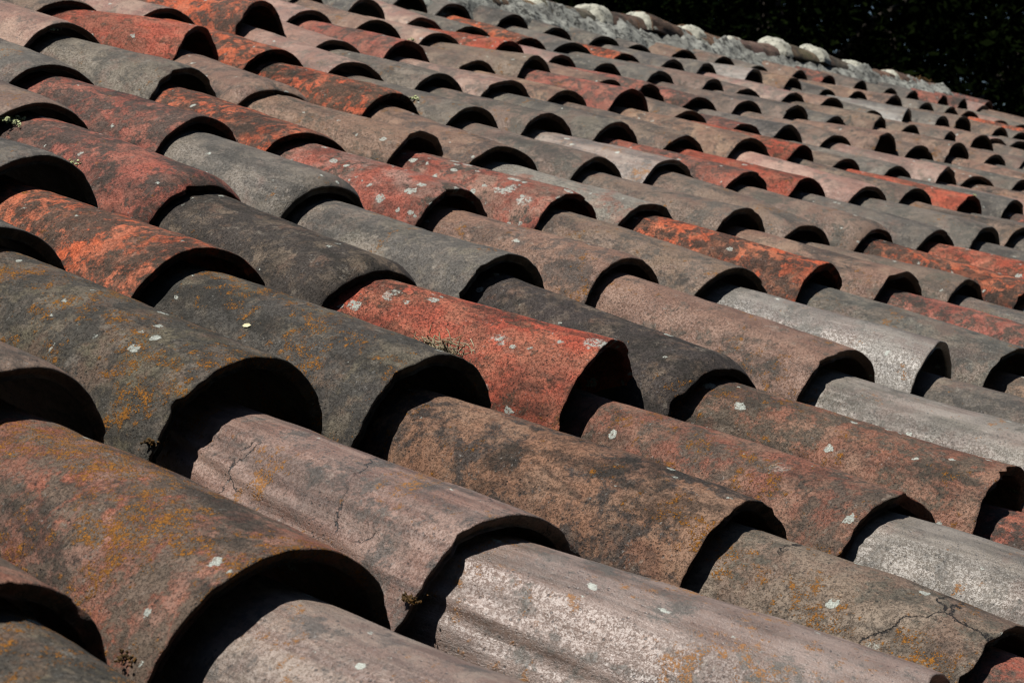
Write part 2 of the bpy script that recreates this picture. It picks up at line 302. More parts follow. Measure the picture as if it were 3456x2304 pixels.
TILES = [
  (0,-3,0.022,-3.661,-0.002,0.446,0.090,'G'), (1,-3,0.922,-3.701,0.004,0.458,0.090,'T'), (-2,-2,-2.041,-2.432,0.009,0.439,0.090,'N'),
  (-1,-2,-0.970,-2.408,-0.001,0.452,0.090,'G'), (0,-2,-0.079,-2.449,-0.019,0.467,0.090,'M'), (1,-2,1.069,-2.423,-0.022,0.445,0.090,'N'),
  (2,-2,2.032,-2.430,-0.003,0.449,0.090,'M'), (3,-2,2.992,-2.454,-0.010,0.445,0.090,'G'), (4,-2,3.980,-2.419,0.005,0.434,0.090,'G'),
  (5,-2,5.062,-2.509,-0.014,0.449,0.090,'N'), (-2,-1,-1.958,-1.172,-0.001,0.448,0.090,'N'), (-1,-1,-1.057,-1.191,-0.013,0.435,0.090,'E'),
  (0,-1,-0.016,-1.191,0.023,0.435,0.090,'Q'), (1,-1,1.223,-1.248,0.026,0.470,0.085,'Q'), (2,-1,2.093,-1.104,-0.006,0.439,0.090,'V'),
  (3,-1,3.088,-1.126,0.010,0.454,0.090,'S'), (4,-1,4.036,-1.189,-0.003,0.442,0.090,'M'), (5,-1,5.067,-1.172,-0.004,0.449,0.090,'M'),
  (6,-1,6.030,-1.230,0.020,0.440,0.090,'P'), (7,-1,7.030,-1.155,0.000,0.451,0.090,'G'), (8,-1,7.911,-1.204,0.009,0.443,0.090,'T'),
  (9,-1,8.955,-1.279,-0.009,0.442,0.090,'M'), (10,-1,9.955,-1.202,0.001,0.461,0.090,'G'), (-1,0,-0.973,0.007,0.006,0.400,0.085,'B'),
  (0,0,-0.024,0.000,-0.004,0.475,0.139,'Y'), (1,0,0.924,0.016,-0.010,0.450,0.085,'U'), (2,0,2.043,-0.136,0.004,0.437,0.102,'K'),
  (3,0,2.974,-0.258,-0.002,0.445,0.090,'B'), (4,0,4.087,-0.198,0.007,0.500,0.191,'B'), (5,0,5.025,-0.016,0.007,0.464,0.090,'S'),
  (6,0,6.026,-0.016,-0.003,0.451,0.090,'G'), (7,0,7.023,0.044,-0.002,0.461,0.090,'T'), (8,0,8.027,0.004,-0.015,0.449,0.090,'N'),
  (9,0,8.987,-0.026,0.005,0.455,0.090,'G'), (10,0,9.944,-0.064,-0.005,0.447,0.090,'G'), (11,0,10.974,0.019,0.005,0.451,0.090,'G'),
  (12,0,11.952,0.037,0.002,0.455,0.090,'G'), (13,0,12.917,-0.080,0.020,0.439,0.090,'O'), (14,0,13.987,-0.118,0.014,0.442,0.090,'P'),
  (0,1,0.071,1.264,0.011,0.437,0.152,'N'), (1,1,1.040,1.266,0.005,0.457,0.184,'E'), (2,1,1.988,1.235,-0.001,0.456,0.151,'E'),
  (3,1,3.207,1.310,0.018,0.467,0.244,'R'), (4,1,3.877,1.110,-0.010,0.435,0.115,'D'), (5,1,5.008,1.113,0.001,0.476,0.119,'T'),
  (6,1,6.163,1.164,0.010,0.423,0.193,'S'), (7,1,6.999,1.041,-0.000,0.470,0.161,'G'), (8,1,7.963,1.177,-0.009,0.449,0.090,'M'),
  (9,1,8.966,1.165,-0.006,0.445,0.090,'G'), (10,1,9.929,1.256,-0.007,0.456,0.090,'T'), (11,1,10.965,1.210,-0.008,0.454,0.090,'M'),
  (12,1,11.907,1.182,0.006,0.457,0.090,'N'), (13,1,13.091,1.188,-0.030,0.463,0.090,'M'), (14,1,13.989,1.285,0.001,0.461,0.090,'P'),
  (15,1,14.993,1.209,0.013,0.445,0.090,'G'), (16,1,16.092,1.156,-0.021,0.433,0.090,'M'), (17,1,17.036,1.207,-0.007,0.456,0.090,'N'),
  (18,1,17.960,1.113,-0.022,0.459,0.090,'G'), (19,1,19.041,1.299,0.011,0.439,0.090,'G'), (1,2,1.018,2.634,0.002,0.453,0.096,'G'),
  (2,2,1.944,2.480,-0.006,0.438,0.102,'O'), (3,2,2.914,2.375,-0.008,0.432,0.085,'D'), (4,2,3.992,2.493,-0.001,0.424,0.115,'G'),
  (5,2,5.029,2.495,0.002,0.442,0.100,'T'), (6,2,5.979,2.381,-0.001,0.450,0.112,'N'), (7,2,7.074,2.420,0.036,0.470,0.153,'O'),
  (8,2,8.028,2.357,0.013,0.455,0.134,'T'), (9,2,8.965,2.322,-0.015,0.447,0.131,'N'), (10,2,9.959,2.224,-0.016,0.445,0.130,'O'),
  (11,2,10.946,2.505,-0.005,0.431,0.090,'R'), (12,2,11.934,2.406,-0.006,0.452,0.090,'G'), (13,2,13.100,2.466,0.016,0.436,0.090,'G'),
  (14,2,14.016,2.462,0.003,0.464,0.090,'G'), (15,2,14.998,2.429,-0.011,0.446,0.090,'O'), (16,2,16.033,2.477,0.002,0.443,0.090,'O'),
  (17,2,16.996,2.397,-0.007,0.459,0.090,'G'), (18,2,18.039,2.448,0.000,0.454,0.090,'N'), (19,2,18.992,2.397,0.019,0.448,0.090,'T'),
  (20,2,19.967,2.463,0.008,0.452,0.090,'G'), (21,2,21.027,2.431,-0.012,0.458,0.090,'N'), (22,2,21.971,2.548,-0.016,0.435,0.090,'G'),
  (23,2,23.005,2.412,-0.002,0.459,0.090,'M'), (24,2,23.994,2.444,-0.001,0.465,0.090,'M'), (2,3,2.045,3.725,0.005,0.419,0.149,'G'),
  (3,3,2.969,3.598,-0.003,0.436,0.085,'M'), (4,3,3.966,3.723,-0.003,0.426,0.123,'G'), (5,3,4.996,3.701,-0.000,0.448,0.142,'L'),
  (6,3,6.160,3.750,0.010,0.456,0.128,'L'), (7,3,6.916,3.662,-0.005,0.440,0.085,'W'), (8,3,8.034,3.616,0.015,0.436,0.137,'N'),
  (9,3,8.905,3.572,-0.041,0.414,0.147,'N'), (10,3,9.968,3.563,-0.013,0.445,0.122,'N'), (11,3,10.979,3.544,-0.008,0.430,0.131,'G'),
  (12,3,12.079,3.636,0.027,0.451,0.171,'G'), (13,3,12.968,3.678,0.011,0.449,0.090,'N'), (14,3,14.074,3.678,0.006,0.458,0.090,'G'),
  (15,3,15.047,3.737,0.009,0.460,0.090,'M'), (16,3,15.987,3.589,0.003,0.468,0.090,'N'), (17,3,16.951,3.624,-0.004,0.453,0.090,'T'),
  (18,3,18.023,3.648,-0.010,0.441,0.090,'N'), (19,3,18.965,3.639,0.006,0.445,0.090,'N'), (20,3,20.020,3.590,0.008,0.435,0.090,'N'),
  (21,3,21.008,3.677,-0.015,0.464,0.090,'G'), (22,3,22.054,3.648,-0.003,0.453,0.090,'M'), (23,3,23.108,3.631,0.016,0.454,0.090,'N'),
  (24,3,23.983,3.684,0.022,0.447,0.090,'T'), (25,3,25.064,3.698,0.006,0.446,0.090,'G'), (26,3,26.014,3.644,-0.004,0.440,0.090,'G'),
  (27,3,26.946,3.643,-0.002,0.450,0.090,'N'), (28,3,27.928,3.603,0.014,0.454,0.090,'M'), (29,3,29.029,3.768,-0.014,0.450,0.090,'O'),
  (2,4,2.135,4.800,-0.007,0.450,0.090,'N'), (3,4,2.931,4.831,-0.006,0.426,0.093,'N'), (4,4,3.996,4.781,-0.000,0.432,0.085,'M'),
  (5,4,4.875,4.764,-0.009,0.438,0.085,'O'), (6,4,6.114,4.978,0.007,0.442,0.140,'T'), (7,4,6.872,4.845,-0.007,0.448,0.104,'T'),
  (8,4,7.999,4.870,-0.000,0.432,0.123,'N'), (9,4,9.036,4.920,0.015,0.486,0.103,'Q'), (10,4,10.007,4.810,0.003,0.443,0.120,'M'),
  (11,4,11.007,4.816,0.002,0.439,0.133,'R'), (12,4,12.025,4.758,0.009,0.454,0.143,'P'), (13,4,13.008,4.793,0.003,0.460,0.124,'N'),
  (14,4,14.033,4.716,0.010,0.460,0.164,'R'), (15,4,15.044,4.705,0.012,0.468,0.146,'G'), (16,4,15.927,4.766,-0.020,0.474,0.090,'P'),
  (17,4,17.057,4.863,0.000,0.426,0.090,'T'), (18,4,17.875,4.830,0.007,0.433,0.090,'P'), (19,4,19.030,4.799,-0.009,0.456,0.090,'T'),
  (20,4,20.094,4.891,-0.010,0.426,0.090,'M'), (21,4,21.061,4.835,-0.000,0.451,0.090,'M'), (22,4,22.036,4.829,-0.007,0.438,0.090,'G'),
  (23,4,23.038,4.826,-0.008,0.448,0.090,'N'), (24,4,24.003,4.836,0.010,0.425,0.090,'M'), (25,4,25.076,4.837,0.006,0.464,0.090,'M'),
  (26,4,25.966,4.881,0.014,0.465,0.090,'G'), (27,4,26.948,4.846,-0.023,0.436,0.090,'T'), (28,4,27.984,4.920,-0.020,0.447,0.090,'G'),
  (29,4,29.102,4.802,-0.003,0.449,0.090,'N'), (30,4,29.975,4.903,0.010,0.455,0.090,'T'), (31,4,30.985,4.845,-0.011,0.442,0.090,'T'),
  (3,5,3.057,6.054,-0.001,0.440,0.090,'N'), (4,5,3.848,5.870,-0.012,0.441,0.085,'G'), (5,5,5.146,6.194,0.010,0.470,0.138,'G'),
  (6,5,5.882,6.059,-0.007,0.428,0.085,'T'), (7,5,7.072,6.092,0.035,0.444,0.125,'O'), (8,5,7.999,6.076,-0.000,0.420,0.122,'G'),
  (9,5,9.035,6.148,0.015,0.471,0.155,'N'), (10,5,10.037,6.158,0.014,0.456,0.161,'G'), (11,5,10.973,6.078,-0.010,0.456,0.142,'N'),
  (12,5,12.118,6.098,0.039,0.475,0.144,'T'), (13,5,13.074,6.097,0.023,0.406,0.143,'R'), (14,5,13.899,6.030,-0.031,0.410,0.117,'N'),
  (15,5,14.884,5.954,-0.034,0.423,0.117,'G'), (16,5,16.022,5.952,0.006,0.430,0.162,'P'), (17,5,16.868,5.953,-0.035,0.467,0.120,'T'),
  (18,5,17.957,5.920,-0.011,0.455,0.140,'G'), (19,5,18.945,6.062,-0.001,0.460,0.090,'T'), (20,5,20.076,5.984,0.010,0.452,0.090,'G'),
  (21,5,21.082,6.167,-0.008,0.443,0.090,'G'), (22,5,21.959,6.023,0.014,0.454,0.090,'N'), (23,5,22.962,6.061,-0.012,0.450,0.090,'M'),
  (24,5,23.928,6.048,0.011,0.458,0.090,'G'), (25,5,25.014,6.138,-0.001,0.449,0.090,'N'), (26,5,26.001,5.951,0.007,0.449,0.090,'T'),
  (27,5,26.963,6.093,-0.007,0.439,0.090,'N'), (28,5,28.004,6.045,0.010,0.430,0.090,'G'), (29,5,29.015,5.979,0.004,0.457,0.090,'N'),
  (30,5,30.038,5.930,0.004,0.451,0.090,'M'), (31,5,31.085,6.087,0.009,0.482,0.090,'O'), (4,6,3.997,7.339,0.004,0.458,0.090,'T'),
  (5,6,4.956,7.155,-0.003,0.423,0.085,'P'), (6,6,6.280,7.373,0.072,0.444,0.186,'R'), (7,6,7.036,7.264,0.018,0.423,0.109,'O'),
  (8,6,7.979,7.303,-0.010,0.410,0.110,'P'), (9,6,8.987,7.287,-0.005,0.444,0.115,'G'), (10,6,10.022,7.384,0.009,0.438,0.117,'P'),
  (11,6,10.976,7.418,-0.009,0.423,0.116,'T'), (12,6,12.203,7.583,0.066,0.447,0.192,'M'), (13,6,12.935,7.330,-0.021,0.422,0.114,'N'),
  (14,6,13.831,7.193,-0.053,0.400,0.118,'M'), (15,6,14.931,7.348,-0.020,0.453,0.165,'G'), (16,6,15.880,7.255,-0.033,0.436,0.109,'N'),
  (17,6,17.211,7.360,0.053,0.474,0.246,'T'), (18,6,17.886,7.222,-0.029,0.442,0.149,'N'), (19,6,19.216,7.380,0.049,0.450,0.198,'T'),
  (20,6,19.999,7.206,-0.000,0.460,0.124,'T'), (21,6,21.156,7.279,-0.024,0.443,0.090,'N'), (22,6,22.080,7.270,-0.010,0.443,0.090,'G'),
  (23,6,22.991,7.246,0.001,0.443,0.090,'N'), (24,6,24.010,7.317,-0.001,0.439,0.090,'P'), (25,6,25.010,7.218,-0.012,0.460,0.090,'G'),
  (26,6,25.868,7.345,0.003,0.450,0.090,'T'), (27,6,27.016,7.270,0.011,0.454,0.090,'G'), (28,6,28.002,7.233,0.014,0.463,0.090,'N'),
  (29,6,29.128,7.269,-0.007,0.452,0.090,'G'), (30,6,29.902,7.379,0.005,0.445,0.090,'P'), (31,6,31.101,7.234,0.013,0.442,0.090,'N'),
  (5,7,4.960,8.397,0.014,0.450,0.090,'T'), (6,7,5.874,8.249,-0.008,0.447,0.085,'N'), (7,7,7.001,8.450,0.000,0.407,0.085,'P'),
  (8,7,8.280,8.803,0.144,0.481,0.246,'O'), (9,7,8.913,8.408,-0.038,0.406,0.090,'P'), (10,7,10.062,8.619,0.024,0.447,0.157,'M'),
  (11,7,10.942,8.496,-0.022,0.415,0.113,'N'), (12,7,12.168,8.768,0.055,0.475,0.143,'N'), (13,7,13.039,8.432,0.003,0.436,0.090,'T'),
  (14,7,13.994,8.574,-0.002,0.422,0.212,'M'), (15,7,14.845,8.440,-0.046,0.441,0.139,'M'), (16,7,15.958,8.518,-0.012,0.447,0.135,'N'),
  (17,7,17.077,8.528,0.020,0.450,0.177,'N'), (18,7,17.923,8.438,-0.019,0.416,0.147,'G'), (19,7,19.237,8.530,0.054,0.468,0.170,'N'),
  (20,7,20.046,8.479,0.010,0.418,0.141,'N'), (21,7,21.068,8.397,0.015,0.438,0.171,'N'), (22,7,22.150,8.414,0.031,0.475,0.205,'T'),
  (23,7,22.936,8.548,-0.011,0.472,0.090,'P'), (24,7,23.982,8.610,-0.004,0.500,0.157,'G'), (25,7,25.047,8.455,0.010,0.426,0.090,'N'),
  (26,7,25.949,8.408,0.017,0.455,0.090,'T'), (27,7,27.047,8.500,-0.005,0.436,0.090,'G'), (28,7,27.962,8.430,-0.001,0.440,0.090,'N'),
  (29,7,28.869,8.502,0.019,0.450,0.090,'O'), (30,7,29.983,8.501,0.000,0.431,0.090,'T'), (31,7,31.054,8.395,-0.010,0.440,0.090,'N'),
  (6,8,6.085,9.690,0.011,0.452,0.090,'P'), (7,8,7.104,9.687,-0.014,0.437,0.090,'T'), (8,8,7.984,9.741,-0.016,0.448,0.090,'G'),
  (9,8,8.980,9.695,-0.005,0.455,0.090,'T'), (10,8,9.956,9.764,-0.018,0.428,0.090,'P'), (11,8,10.976,9.837,-0.009,0.446,0.147,'T'),
  (12,8,11.928,9.808,-0.025,0.419,0.090,'P'), (13,8,13.042,9.804,0.013,0.404,0.143,'R'), (14,8,13.889,9.708,-0.035,0.400,0.125,'P'),
  (15,8,14.886,9.791,-0.034,0.444,0.150,'G'), (16,8,15.966,9.778,-0.009,0.445,0.152,'G'), (17,8,17.026,9.708,0.007,0.456,0.153,'N'),
  (18,8,17.828,9.687,-0.044,0.413,0.117,'N'), (19,8,18.990,9.681,-0.002,0.436,0.114,'P'), (20,8,20.033,9.686,0.008,0.428,0.150,'T'),
  (21,8,20.894,9.488,-0.024,0.420,0.130,'G'), (22,8,22.207,9.655,0.042,0.466,0.190,'S'), (23,8,23.165,9.556,0.033,0.452,0.142,'G'),
  (24,8,24.280,9.757,0.057,0.473,0.225,'N'), (25,8,25.118,9.500,0.022,0.440,0.126,'T'), (26,8,25.973,9.497,-0.005,0.427,0.116,'G'),
  (27,8,26.969,9.717,0.020,0.461,0.090,'O'), (28,8,28.020,9.648,-0.027,0.439,0.090,'G'), (29,8,28.978,9.784,0.002,0.437,0.090,'G'),
  (30,8,29.974,9.760,0.018,0.460,0.090,'T'), (31,8,31.105,9.613,0.015,0.464,0.090,'M'), (8,9,8.017,10.889,0.005,0.431,0.090,'N'),
  (9,9,9.010,10.921,-0.022,0.431,0.090,'M'), (10,9,10.010,10.923,0.011,0.444,0.090,'O'), (11,9,11.090,10.958,0.006,0.456,0.090,'N'),
  (12,9,12.066,11.013,0.022,0.415,0.188,'G'), (13,9,12.907,10.895,-0.031,0.412,0.127,'P'), (14,9,13.801,10.929,-0.063,0.413,0.107,'G'),
  (15,9,14.793,10.867,-0.062,0.403,0.108,'O'), (16,9,15.857,11.018,-0.040,0.459,0.122,'G'), (17,9,16.809,10.878,-0.052,0.403,0.089,'O'),
  (18,9,17.948,10.941,-0.013,0.439,0.163,'G'), (19,9,19.004,11.095,0.001,0.471,0.130,'G'), (20,9,20.126,11.035,0.028,0.448,0.215,'S'),
  (21,9,21.101,10.954,0.022,0.458,0.147,'T'), (22,9,21.860,10.797,-0.030,0.409,0.099,'G'), (23,9,23.044,10.932,0.009,0.417,0.134,'T'),
  (24,9,24.241,10.939,0.045,0.455,0.176,'T'), (25,9,25.116,10.810,0.021,0.412,0.146,'G'), (26,9,26.110,10.844,0.020,0.424,0.129,'G'),
  (27,9,26.948,10.893,0.002,0.450,0.090,'T'), (28,9,27.862,10.741,-0.024,0.419,0.125,'P'), (29,9,28.776,10.713,-0.038,0.418,0.099,'G'),
  (30,9,29.992,10.923,0.007,0.431,0.090,'N'), (31,9,31.074,10.889,0.009,0.443,0.090,'T'), (10,10,10.002,12.103,0.005,0.458,0.090,'M'),
  (11,10,11.007,12.111,-0.023,0.455,0.090,'N'), (12,10,11.916,12.185,0.004,0.455,0.090,'G'), (13,10,13.017,12.097,-0.008,0.451,0.090,'G'),
  (14,10,14.108,12.201,0.032,0.457,0.200,'G'), (15,10,15.020,12.276,0.006,0.485,0.152,'G'), (16,10,16.060,12.164,0.016,0.437,0.153,'G'),
  (17,10,16.906,12.086,-0.025,0.434,0.142,'G'), (18,10,17.897,12.018,-0.026,0.437,0.108,'G'), (19,10,18.803,12.081,-0.048,0.415,0.121,'G'),
  (20,10,19.931,12.071,-0.016,0.432,0.114,'T'), (21,10,20.966,12.059,-0.007,0.411,0.126,'N'), (22,10,21.827,11.984,-0.037,0.444,0.095,'G'),
  (23,10,23.109,12.021,0.022,0.447,0.152,'T'), (24,10,24.158,12.094,0.030,0.435,0.163,'M'), (25,10,25.158,12.046,0.029,0.427,0.165,'N'),
  (26,10,26.041,11.951,0.007,0.438,0.143,'G'), (27,10,27.150,12.091,0.026,0.434,0.187,'G'), (28,10,28.216,12.040,0.036,0.449,0.191,'M'),
  (29,10,29.239,12.136,0.038,0.464,0.182,'M'), (30,10,30.062,12.106,0.003,0.452,0.090,'P'), (31,10,31.172,12.529,0.026,0.470,0.148,'M')]

T = {(t[0], t[1]): t for t in TILES}
NEW = {}
course_name = {10: 'course touching the ridge', 9: 'second course below ridge', 8: 'third course below ridge', 7: 'fourth course below ridge',
 6: 'fifth course below ridge', 5: 'sixth course below ridge', 4: 'seventh course below ridge', 3: 'eighth course below ridge',
 2: 'ninth course below ridge', 1: 'third course from the bottom edge', 0: 'second course from the bottom edge', -1: 'course cut by the bottom edge', -2: 'course cut by the bottom edge'}
ordn = ['first', 'second', 'third', 'fourth', 'fifth', 'sixth', 'seventh', 'eighth', 'ninth', 'tenth', 'eleventh', 'twelfth', 'thirteenth', 'fourteenth',
 'fifteenth', 'sixteenth', 'seventeenth', 'eighteenth', 'nineteenth', 'twentieth', 'twenty-first', 'twenty-second', 'twenty-third', 'twenty-fourth', 'twenty-fifth']
SPECIAL = {(-1, -1): 'dark grey tile filling the bottom left corner of the picture', (-1, 0): 'reddish tile at the left edge arching over the dark corner tile', (0, 0): 'big reddish brown tile at lower left, thickly sprinkled with orange lichen', (0, -1): 'pinkish silver tile at the bottom edge, emerging from the big lichen covered tile', (0, 1): 'grey brown tile end at the left edge, arching over the lichen covered tile', (1, 2): 'grey tile end at the left edge, arching over the largest dark grey tile', (1, 1): 'largest dark grey tile at left, dusted with orange lichen on its lower flank', (1, 0): 'reddish mauve streaked tile with fine cracks, just below the largest dark grey tile', (1, -1): 'long pinkish silver glossy tile running to the bottom edge, right of centre', (2, 0): 'light brown tile with broad black patches in front of the pitted red tile', (2, 1): 'dark grey tile with orange specks near its lip, left of the pitted red tile', (3, 1): 'pitted salmon red tile in the middle, biggest of the red tiles', (3, 0): 'brownish red tile with a peaked lip, coming out from under the pitted red tile', (2, -1): 'grey brown tile with white and orange lichen at the bottom right', (3, -1): 'silver grey tile with bright sheen below the brownish red peaked tile', (4, -1): 'dull red tile end at the right edge, near the lower right corner', (4, 0): 'mottled brownish red tile cut by the right edge, above the dull red tile end', (4, 1): 'smooth dark grey tile directly right of the pitted red tile', (5, 1): 'pinkish brown tile right of the smooth dark grey tile, its arch over a silver tile', (5, 0): 'silver tile running to the right edge from under the pinkish brown arch', (6, 1): 'glossiest silver grey tile, bright band along its flank, narrow tall arch', (6, 0): 'grey tile at the right edge coming out from under the glossiest silver tile', (7, 1): 'grey tile right of the glossiest silver tile, its arch cut by the right edge', (7, 0): 'brown tile end at the right edge under the cut dark arch', (2, 2): 'bright orange tile with black crust at left, nearest of the orange tiles', (3, 2): 'dark grey tile with brown patches, right of the nearest orange tile', (4, 2): 'smooth grey tile just upslope of the tile right of the pitted red one', (5, 2): 'pinkish brown tile just upslope of the smooth dark grey tile right of centre', (6, 2): 'grey brown tile left of the orange tile in the right half', (7, 2): 'bright orange tile crusted black in the right half, its arch over a grey tile', (8, 2): 'pinkish brown tile directly right of the orange tile in the right half', (9, 2): 'smooth grey brown tile, second to the right of the orange tile in the right half', (10, 2): 'orange red tile with fine black speckles reaching the right edge', (11, 2): 'pinkish red tile at the right edge, directly above the speckled orange red one', (12, 2): 'grey tile end at the right edge, above the pinkish red tile', (8, 1): 'dull red tile at the right edge below the pinkish brown tile beside the orange one', (9, 1): 'grey tile at the right edge below the smooth grey brown tile', (5, 3): 'dull red tile with grey lichen spots, left one of the two spotted side by side', (6, 3): 'dull red tile with grey lichen spots, right one of the two spotted side by side', (7, 3): 'tile washed pale grey, directly right of the two lichen spotted red tiles', (3, 3): 'red tile with dark mottling, upslope of the patched dark grey tile at left', (2, 3): 'grey tile end at the left edge above the nearest orange tile', (8, 7): 'pinkish orange tile with the tallest, raised dark arch near the top edge'}
rowcount = {}
MARGIN = set([(-2, -2), (-2, -1), (-1, -2), (0, -3), (0, -2), (1, -3), (1, -2), (2, 4), (3, -2), (3, 5), (4, -2), (4, 6), (5, -2), (5, 7), (6, -1), (6, 8), (7, -1), (7, 8), (8, -1), (8, 0), (8, 8), (8, 9), (9, -1), (9, 0), (9, 8), (9, 9), (10, -1), (10, 0), (10, 9), (10, 10), (11, 0), (11, 1), (11, 10), (12, 0), (12, 1), (12, 10), (13, 0), (13, 1), (13, 10), (14, 0), (14, 1), (14, 2), (15, 1), (15, 2), (16, 1), (16, 2), (16, 3), (17, 1), (17, 2), (17, 3), (18, 1), (18, 2), (18, 3), (19, 1), (19, 2), (19, 3), (19, 4), (20, 2), (20, 3), (20, 4), (21, 2), (21, 3), (21, 4), (22, 2), (22, 3), (22, 4), (22, 5), (23, 2), (23, 3), (23, 4), (23, 5), (24, 2), (24, 3), (24, 4), (24, 5), (24, 6), (25, 3), (25, 4), (25, 5), (25, 6), (26, 3), (26, 4), (26, 5), (26, 6), (27, 3), (27, 4), (27, 5), (27, 6), (27, 7), (28, 3), (28, 4), (28, 5), (28, 6), (28, 7), (28, 8), (29, 3), (29, 4), (29, 5), (29, 6), (29, 7), (29, 8), (30, 4), (30, 5), (30, 6), (30, 7), (30, 8), (31, 4), (31, 5), (31, 6), (31, 7), (31, 8)])      # tiles of the same roof just beyond the edges of the picture
def tile_frame(c, r):
    _, _, u, v, z, R, g, ty = T[(c, r)]
    if (c, r+1) in T: q = T[(c, r+1)]; u2, v2, z2, g2, Ru = q[2], q[3], q[4], q[6], q[5]
    else: u2, v2, z2, g2, Ru = c+.0, v+E_, z, .09, .45
    A = W(u, v, z)
    Bp = W(u2+(c-u2)*.25, v2, z2 - g2)       # just under the lip of the tile above
    return A, Bp, (Ru-g2)*S
def basis(A, B):
    y = (B-A).normalized(); n = Vector((0, -st, ct)); x = y.cross(n).normalized(); z = x.cross(y)
    return Matrix((x, y, z)).transposed().to_4x4()
for (c, r, u, v, z, R, g, ty) in TILES:
    A, Bp, Rn = tile_frame(c, r)
    d = (Bp-A).length
    L = d + .055
    near = max(0.0, u+abs(v)*.3)
    nphi, ns = (60, 40) if u < 5.5 else (40, 22) if u < 11 else (30, 12)
    rd = random.Random(c*131+r*17)
    R0 = R*S; R1 = R0+(Rn-R0)*L/d
    roll = 1.0 if (c, r) in ((4, 1), (3, 2), (3, 3), (4, 3), (10, 3), (6, 5)) else rd.choice((0, 0, .3))
    pk = {(3, 0): .9, (6, 1): .8, (7, 2): .6}.get((c, r), rd.uniform(0, .3))
    me = shell('tile_shell', R0, R1, L, R_(86), .0092*rd.uniform(.85, 1.2), c*100+r, nphi, ns, rough=1.25, flat=rd.uniform(0, .8) if pk < .4 else 0, groove=(c, r) in ((1, 0), (1, -1)), peak=pk, sag=rd.uniform(-.001, .003), roll=roll, chips=0.5 if (c, r) == (3, 1) else 1.5 if ty in 'EYBL' else 1.0)
    o = link('roof_tile', me)
    o.matrix_world = Matrix.Translation(A) @ basis(A, Bp)
    p = PAL[ty]
    def jit(col, a): 
        f = rd.uniform(1-a, 1+a); return [max(.01, x*f*rd.uniform(.96, 1.04)) for x in col]
    ja = .08 if u < 8 else .18
    o['clay'] = jit(p[0], ja); o['crust'] = jit(p[1], ja); o['pale'] = jit(p[2], ja)
    o['crust_amount'] = p[3]+rd.uniform(-.06, .06); o['crust_scale'] = p[4]*rd.uniform(.85, 1.2)
    o['orange_lichen'] = p[5]*rd.uniform(.8, 1.15); o['white_lichen'] = p[6]*rd.uniform(.6, 1.2)
    o['gloss'] = min(1.0, p[7]*rd.uniform(.85, 1.15)); o['streak'] = p[8]; o['soot'] = {'S': .35, 'Q': .35, 'U': .6, 'P': .4, 'W': .3, 'R': .65}.get(ty, .8)*rd.uniform(.7, 1.1); o['crack'] = 1.0 if (c, r) in ((1, 0), (2, -1)) else 0.0; o['grain'] = {'R': 1.3, 'P': .5, 'S': .35, 'Q': .4, 'Y': .8, 'B': .8, 'O': .6, 'W': .5}.get(ty, .7)
    o['seed'] = [rd.uniform(0, 40), rd.uniform(0, 40), rd.uniform(0, 40)]
    i = rowcount.get(r, 0)
    if (c, r) not in MARGIN: rowcount[r] = i+1
    lab = 'weathered clay cover tile just outside the edges of the picture' if (c, r) in MARGIN else SPECIAL.get((c, r)) or '%s, %s from left in the %s' % (WORDS[ty], ordn[min(i, 24)], course_name[r])
    tag(o, lab, 'roof tile', 'curved clay cover tiles on the roof')
    NEW[(c, r)] = o; #CR o['cr'] = '%d,%d' % (c, r)

# ------------------------------------------------------------------ channel tiles in the valleys
def channel(c, r):
    v = r*E_; u = c+.5
    me = shell('channel_shell', .36*S, .42*S, 1.3*E_*S, R_(72), .012, c*7+r+900, 18, 8)
    o = link('channel_tile', me)
    A = W(u, v-.1, -.80); Bp = W(u, v-.1+E_, -.86)
    y = (Bp-A).normalized(); n = -Vector((0, -st, ct)); x = y.cross(n).normalized(); z = x.cross(y)
    o.matrix_world = Matrix.Translation(A) @ Matrix((x, y, z)).transposed().to_4x4()
    rd = random.Random(c*31+r*7+5); p = PAL[rd.choice('GNTBM')]
    o['clay'] = list(p[0]); o['crust'] = list(p[1]); o['pale'] = list(p[2]); o['crust_amount'] = .6; o['crust_scale'] = 1.0
    o['orange_lichen'] = .3; o['white_lichen'] = .1; o['gloss'] = .1; o['streak'] = 0.0; o['grain'] = .7; o['soot'] = .8; o['crack'] = 0.0
    o['seed'] = [rd.uniform(0, 40), rd.uniform(0, 40), rd.uniform(0, 40)]
    return o
CH = []
for (c, r) in CH:
    o = channel(c, r)
    nb = NEW.get((c+1, r))
    tag(o, CHLAB.get((c, r), 'upturned channel tile in the shadowed valley beside the ' + (nb['label'] if nb else 'next cover tile').replace('tile, ', 'tile, ')) if False else 'upturned clay channel tile sunk in the shadowed valley between two rows of cover tiles', 'channel tile', 'channel tiles sunk between the cover rows')

